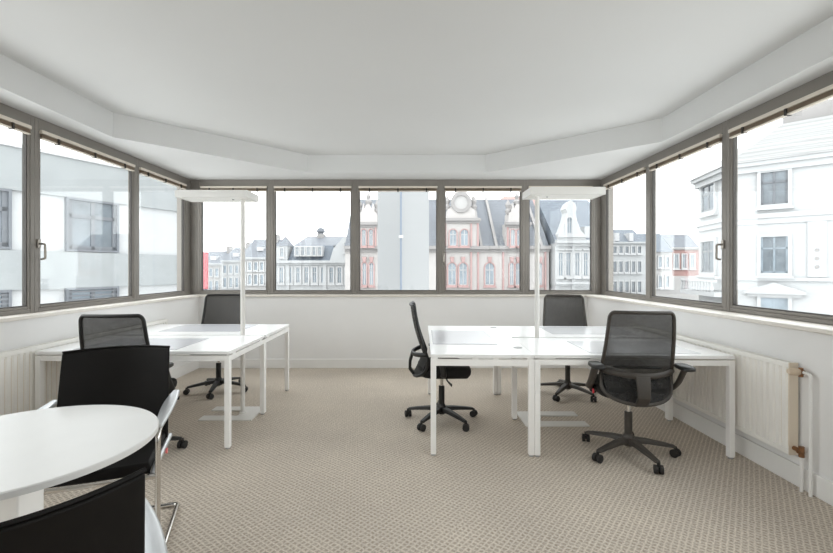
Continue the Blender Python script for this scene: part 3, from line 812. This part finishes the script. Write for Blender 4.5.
for px in (445, 471, 478, 503, 523, 359, 545):
    b.box('pilaster', O['pink'], x(px)-.08, x(px)+.08, -.18, .02, GZ, Z(252))
for px in (445, 470.5, 477, 506.5, 523, 359, 376):
    b.box('pilaster', O['pink'], x(px)-.08, x(px)+.08, -.58, -.4, Z(246.5), Z(224))
for px in (481, 496, 541):
    b.part('roof_rib', MB().add([(x(px)-.12, -.35, Z(249)), (x(px)+.12, -.35, Z(249)), (x(px)+.12, 5.4, Z(203)+1.28), (x(px)-.12, 5.4, Z(203)+1.28), (x(px)-.12, -.35, Z(249)+.25), (x(px)+.12, -.35, Z(249)+.25), (x(px)+.12, 5.4, Z(203)+1.5), (x(px)-.12, 5.4, Z(203)+1.5)],
           [(0, 1, 2, 3), (4, 7, 6, 5), (0, 4, 5, 1), (3, 2, 6, 7), (0, 3, 7, 4), (1, 5, 6, 2)]), O['stone'])
# --- white gabled house right of it
b = Bld('ornate_house', 'white ornate house with a curved centre gable right of the red-trimmed house', X(574), D-1, 0)
D2 = D-1; X2, Z2 = XZ(D2); R0 = X2(574); b.r.location.x = R0
x = lambda px: X2(px)-R0
b.box('wall', O['white'], x(555.5), x(612), 0, 11, GZ, Z2(243))
b.roof(x(555), x(613), Z2(243), Z2(207)+1.5, 11, O['slate2'])
b.cornice(x(555.5), x(612), Z2(246), Z2(240), O['white'], .5)
c0, c1 = x(557.5), x(582); cx = (c0+c1)/2
b.part('gable', MB().prism([(c0, Z2(242)), (c1, Z2(242)), (c1, Z2(234)), (c1-.25, Z2(231)), (c1-.55, Z2(222)), (c1-.75, Z2(213)), (c1-.6, Z2(209)), (cx+.35, Z2(204)), (cx, Z2(201)), (cx-.35, Z2(204)), (c0+.6, Z2(209)), (c0+.75, Z2(213)), (c0+.55, Z2(222)), (c0+.25, Z2(231)), (c0, Z2(234))], -.4, 1.0), O['white'])
b.cornice(c0-.1, c1+.1, Z2(240), Z2(235), O['white'], .3, -.4)
b.win(x(565), x(570), Z2(234), Z2(218), True, -.4, O['wframe'], .12)
for px in (560.5, 568, 577, 585.5, 596, 604):
    b.win(x(px-2.4), x(px+2.4), Z2(276), Z2(253), False, 0, O['wframe'], .14)
    b.box('window_hood', O['white'], x(px-3.4), x(px+3.4), -.3, 0, Z2(250.5), Z2(249))
for px in (556.5, 573, 591, 609):
    b.box('pilaster', O['white'], x(px)-.15, x(px)+.15, -.15, .02, GZ, Z2(246))
b.box('dormer', O['white'], x(586), x(592), .3, 3, Z2(243), Z2(226))
b.cornice(x(555.5), x(612), Z2(286), Z2(282), O['white'], .3)
# --- red tiled roof behind
b = Bld('red_roof_house', 'house with a faded red roof peeping over the slate roof', X(520), 58, 0)
X3, Z3 = XZ(58.); b.r.location.x = X3(520)
b.box('wall', O['cream'], -4.5, 3.5, 0, 8, GZ, Z3(212))
b.part('roof', MB().add([(-4.8, -.3, Z3(212)), (3.8, -.3, Z3(212)), (3.8, 8.3, Z3(212)), (-4.8, 8.3, Z3(212)), (-1.6, 3, Z3(193)), (2.2, 3, Z3(192)), (2.2, 5, Z3(192)), (-1.6, 5, Z3(193))],
       [(0, 1, 5, 4), (1, 2, 6, 5), (2, 3, 7, 6), (3, 0, 4, 7), (4, 5, 6, 7), (3, 2, 1, 0)]), O['rtile'])
# --- mansard house left (50 m)
D = 52.5; X, Z = XZ(D); R0 = X(312); x = lambda px: X(px)-R0
b = Bld('mansard_house', 'pale house with a mansard roof and row of dormers in the second far window', R0, D, 0)
b.box('wall', O['white'], x(276), x(358), 0, 10, GZ, Z(262))
b.cornice(x(275.5), x(358), Z(265), Z(260.5), O['white'], .5)
def slope(bb, name, x0, x1, za, zb, ya, yb_, m, ins=0.):
    return bb.part(name, MB().add([(x0, ya, za), (x1, ya, za), (x1-ins, yb_, zb), (x0+ins, yb_, zb), (x0, 10, za), (x1, 10, za), (x1-ins, 8.5, zb), (x0+ins, 8.5, zb)],
        [(0, 1, 2, 3), (5, 4, 7, 6), (0, 3, 7, 4), (1, 5, 6, 2), (3, 2, 6, 7), (0, 4, 5, 1)]), m)
slope(b, 'mansard_roof', x(288), x(335), Z(261), Z(245), -.1, 1.2, O['slate2'], .4)
slope(b, 'upper_roof', x(291), x(352), Z(245), Z(233), 1.2, 5, O['slate'], .8)
dr = b.box('dormer_band', O['wframe'], x(295), x(323), -.35, 1.0, Z(256.5), Z(246))
for k in range(5):
    px = 298+k*5.6
    b.win(x(px-1.7), x(px+1.7), Z(255.5), Z(247.5), False, -.35, O['wframe'], .1, O['pane'], sill=False)
b.box('tower_gable', O['white'], x(277), x(288), -.3, 3, Z(262), Z(246))
b.part('tower_roof', MB().add([(x(276.5), -.4, Z(246)), (x(288.5), -.4, Z(246)), (x(288.5), 3, Z(246)), (x(276.5), 3, Z(246)), (x(282.5), 1.3, Z(235))], [(0, 1, 4), (1, 2, 4), (2, 3, 4), (3, 0, 4), (3, 2, 1, 0)]), O['slate'])
b.win(x(281), x(284.5), Z(257), Z(248.5), False, -.3, O['wframe'], .1)
b.part('party_gable', MB().prism([(x(330), Z(261)), (x(352), Z(261)), (x(352), Z(238)), (x(345), Z(236)), (x(334), Z(248))], -.25, 6), O['white'])
b.win(x(344.5), x(348.5), Z(252), Z(243), False, -.25, O['wframe'], .1)
for k in range(9):
    px = 281.5+k*8.3
    b.win(x(px-2), x(px+2), Z(283), Z(267.5), False, 0, O['wframe'], .14)
for px in (288, 325, 352): b.box('pilaster', O['white'], x(px)-.2, x(px)+.2, -.15, .02, GZ, Z(265))
for px, py in ((313, 231), (299, 237)):
    b.box('chimney', O['stone'], x(px-3.5), x(px+3.5), 4.2, 5.6, Z(246), Z(py))
b.part('roof_vent', MB().lathe([(.4, -.1), (.4, .2), (.6, .3), (.45, .7), (.1, .9)], 12, (x(312.5), 4.8, Z(231))), O['slate'])
# --- row of lower roofs further left (65 m), stepping away
D = 66.; X, Z = XZ(D)
for i, (pa, pb, er, rr, lab) in enumerate(((241, 272, 258, 237, 'pale terraced house with grey pitched roof just left of the mansard house'),
                                         (222, 243, 261, 246, 'small pale terraced house between the red board and the lamp pole'),
                                         (196, 224, 264, 250, 'low pale terraced house at the far left end of the row'))):
    dd = D+i*9; X, Z = XZ(dd); R0 = X((pa+pb)/2); x = lambda px: X(px)-R0
    b = Bld('terraced_house', lab, R0, dd, 0)
    b.box('wall', O['cream'] if i != 1 else O['white'], x(pa), x(pb), 0, 11, GZ, Z(er))
    b.roof(x(pa), x(pb), Z(er), Z(rr), 11, O['slate'])
    b.cornice(x(pa), x(pb), Z(er+2), Z(er-.5), O['white'], .4)
    nw = int((pb-pa)/6)
    for k in range(nw):
        px = pa+3+k*6
        for (ya, yb_) in ((er+12, er+4.5), (er+26, er+17)):
            b.win(x(px-1.4), x(px+1.4), Z(ya), Z(yb_), False, 0, O['wframe'], .14, bars=False)
    b.box('skylight', O['wframe'], x((pa+pb)/2-3), x((pa+pb)/2+3), 1.4, 3.4, Z((er+rr)/2+3), Z((er+rr)/2-1))
    b.box('chimney', O['stone'], x(pb-7), x(pb-3.5), 4.4, 6, Z(rr+4), Z(rr-5))
    b.part('aerial', MB().tube([(x(pb-10), 5.4, Z(rr+2)), (x(pb-10), 5.4, Z(rr-11))], .06, 6).tube([(x(pb-11), 5.4, Z(rr-9)), (x(pb-9), 5.4, Z(rr-9))], .05, 6), O['pipe'])
# red sign board
X, Z = XZ(34.)
s_ = thing('sign_board', 'tall faded red board standing outside by the far left corner', 'sign', (X(205), 34, GZ))
obj('board', MB().box(-.22, .22, -.1, .1, Z(289)-GZ, Z(252)-GZ), O['red'], s_, .02)
obj('mast', MB().tube([(0, .15, 0), (0, .15, Z(254)-GZ)], .08, 10), O['pipe'], s_)
# --- pale blue-grey shaft close outside the third far window
X, Z = XZ(10.)
sh = thing('cladding_shaft', 'pale blue-grey clad shaft standing close outside the middle far window', 'shaft', (X(401), 10, GZ))
pts = [(0, 0), (X(430)-X(401), .55), (.10, 1.3), (X(375.5)-X(401), .62)]
obj('shaft_body', MB().prism(pts, 0, 17.2, 'z'), O['shaft'], sh, smooth=10)
obj('downpipe', MB().tube([(0, -.025, 0), (0, -.025, 17)], .022, 10), O['pipe'], sh)
obj('pipe_clamp', MB().lathe([(.05, 0), (.05, .06)], 12, (0, -.025, Z(238)-GZ)), O['wframe'], sh)

# --- modern concrete block close on the left
th_ = math.atan2(.901, .433)
b = Bld('concrete_block', 'pale modern concrete block with horizontal bands close outside the left windows', -12.4, 14.6, th_, None)
b.box('wall', O['white'], -9, 5.17, 0, 8, GZ, 5.0)
for z0, z1 in ((3.87, 5.24), (.69, 1.96), (-2.5, -1.2)):
    b.box('concrete_band', O['concrete'], -9.06, 5.23, -.12, 8.0, z0, z1)
b.box('coping', O['wframe'], -9.12, 5.29, -.2, 8.1, 5.24, 5.34)
for (xa, xb) in ((.77, 2.38), (-2.6, -.9), (-6.0, -4.4)):
    for (za, zb) in ((2.06, 3.80), (-1.1, .62)):
        w_ = b.win(xa, xb, za, zb, False, 0, O['gframe'], .08, O['paned'] if za > 0 else O['pane'], True, O['gframe'], False)
        if za < 0:
            m = MB()
            for k in range(5): m.box(xa, xb, -.1, -.06, zb-.1-k*.14, zb-.04-k*.14)
            b.part('louvre', m, O['gframe'], w_)
# --- big white house on the right with chamfered corner
Q1 = Vector((17.8, 24.0)); dA = Vector((.19, 1)).normalized(); dB = Vector((1.1, -1)).normalized()
b = Bld('corner_house', 'large white house with tiled roof and chamfered corner outside the right windows', Q1.x, Q1.y, 0, None)
LA, LB = 4.25, 10.
q0 = dA*LA; q2 = dB*LB
foot_ = [q0, Vector((0, 0)), q2, q2+Vector((8, 6)), q0+Vector((9, 3))]
zE = 6.97
b.part('wall', MB().prism([tuple(p) for p in foot_], GZ, zE, 'z'), O['white'], smooth=5)
cen = sum(foot_, Vector((0, 0)))/5
def off(p, k): d = (p-cen); return p+d.normalized()*k
def ringz(k): return [tuple(off(p, k)) for p in foot_]
b.part('eave', MB().prism(ringz(.45), zE-.12, zE+.12, 'z').prism(ringz(.25), zE-.45, zE-.12, 'z'), O['white'], smooth=5)
lo = [(p[0], p[1], zE+.1) for p in ringz(.55)]; hi = [(p[0], p[1], zE+2.5) for p in ringz(-3.0)]
b.part('roof', MB().add(lo+hi, [(i, (i+1) % 5, (i+1) % 5+5, i+5) for i in range(5)]+[(5, 6, 7, 8, 9), (4, 3, 2, 1, 0)]), O['tile'], smooth=5)
b.part('string_course', MB().prism(ringz(.22), 4.05, 4.3, 'z').prism(ringz(.12), 3.75, 4.05, 'z'), O['white'], smooth=5)
b.part('string_course', MB().prism(ringz(.2), .75, .92, 'z'), O['white'], smooth=5)
b.part('ridge_wall', MB().prism(ringz(-4.2), zE+2.4, zE+3.6, 'z'), O['stone'], smooth=5)
def face(mb_parts_dir, org):
    ang = math.atan2(mb_parts_dir.y, mb_parts_dir.x)
    return Matrix.Translation((org.x, org.y, 0)) @ Matrix.Rotation(ang, 4, 'Z')
def px_t(px, org, d):   # distance along a facade where an image column meets it
    u = (px-VPX)/F_PX; g = Q1+org
    return (g.x-u*g.y)/(u*d.y-d.x)
def xwin(frame, *a, **k):
    old = b.part
    def part(name, mb, m, parent=None, smooth=30): mb.xf(frame); return old(name, mb, m, parent, smooth)
    b.part = part
    try: return b.win(*a, **k)
    finally: b.part = old
def xpart(frame, name, mb, m): mb.xf(frame); return b.part(name, mb, m)
FB = face(dB, Vector((0, 0))); FA = face(-dA, q0)
tb_ = [px_t(p, Vector((0, 0)), dB) for p in (761, 788, 817)]
ct = tb_[0]+.02
for za, zb in ((4.75, 6.45), (1.15, 3.05), (-2.2, -.15)):
    xwin(FB, tb_[0], tb_[1], za, zb, False, 0, O['white'], .16, O['paned'] if za > 0 else O['pane'], True, O['gframe'] if za > 3 else O['pane'])
    xwin(FB, tb_[0]+4.0, tb_[1]+4.0, za, zb, False, 0, O['white'], .16, O['paned'], True, O['gframe'])
cw = (tb_[0]+tb_[1])/2
xpart(FB, 'pediment', MB().prism([(cw-1.25, .05), (cw+1.25, .05), (cw+1.25, .2), (cw, .66), (cw-1.25, .2)], -.32, 0).box(cw-1.1, cw+1.1, -.2, 0, -.1, .05), O['white'])
for k in range(3):
    xpart(FB, 'rosette', MB().tube([(tb_[2], -.1, 2.3-k*.42), (tb_[2], 0.01, 2.3-k*.42)], [.08, .17], 10), O['stone'])
xpart(FB, 'pilaster', MB().box(tb_[2]-.35, tb_[2]+.35, -.08, .02, .95, 3.74), O['white'])
ta = [LA-px_t(p, Vector((0, 0)), dA) for p in (703, 716)]
for za, zb in ((4.9, 6.5), (1.15, 3.05)):
    xwin(FA, min(ta), max(ta), za, zb, False, 0, O['white'], .2, O['paned'], True, O['gframe'])
bal = xpart(FA, 'balcony', MB().box(-.3, LA, -1.0, 0, -.2, .05).box(-.3, LA, -1.0, -.85, .62, .75), O['white'])
for k in range(12):
    m = MB().lathe([(.06, .05), (.11, .2), (.05, .45), (.07, .62)], 8, (-.15+k*.36, -.92, 0)); m.xf(FA); b.part('baluster', m, O['white'], bal)
# --- distant houses seen between
D = 50.; X, Z = XZ(D); R0 = X(630); x = lambda px: X(px)-R0
b = Bld('apartment_house', 'plain pale apartment house in the right corner window', R0, D, 0)
b.box('wall', O['white'], x(606), x(646), 0, 10, GZ, Z(243))
slope(b, 'mansard_roof', x(606), x(646), Z(243), Z(228), -.2, 2.0, O['slate2'], .5)
b.cornice(x(606), x(646), Z(244.5), Z(242), O['white'], .4)
for px in (614.5, 620.5, 626.5, 633, 639):
    for (ya, yb_) in ((253, 246.5), (272, 261.5), (292, 281.5)):
        b.win(x(px-1.7), x(px+1.7), Z(ya), Z(yb_), False, 0, O['wframe'], .12, O['paned'], bars=False)
for px in (617, 631): b.box('dormer', O['wframe'], x(px-2), x(px+2), -.1, 2, Z(241), Z(233))
D = 52.; X, Z = XZ(D); R0 = X(664); x = lambda px: X(px)-R0
b = Bld('stucco_house', 'pale stucco house with dark roof left of the red brick house', R0, D, 0)
b.box('wall', O['cream'], x(648), x(672), 0, 5, GZ, Z(252))
b.roof(x(648), x(672), Z(252), Z(232), 5, O['slate2'])
for px in (653, 660, 667):
    for (ya, yb_) in ((267, 257), (287, 276)): b.win(x(px-1.6), x(px+1.6), Z(ya), Z(yb_), False, 0, O['wframe'], .12, bars=False)
D = 60.; X, Z = XZ(D); R0 = X(684); x = lambda px: X(px)-R0
b = Bld('brick_house', 'red brick house with grey roof beside the large white house', R0, D, 0)
b.box('wall', O['brick'], x(671), x(700), 0, 5, GZ, Z(249))
b.roof(x(671), x(700), Z(249), Z(233), 5, O['slate'])
b.box('ground_storey', O['cream'], x(671)-.1, x(700)+.1, -.15, 1, GZ, Z(276))
for px in (676, 684, 692):
    b.win(x(px-1.9), x(px+1.9), Z(268), Z(254.5), False, 0, O['wframe'], .14)
b.cornice(x(670.5), x(700), Z(250), Z(247.5), O['cream'], .35)
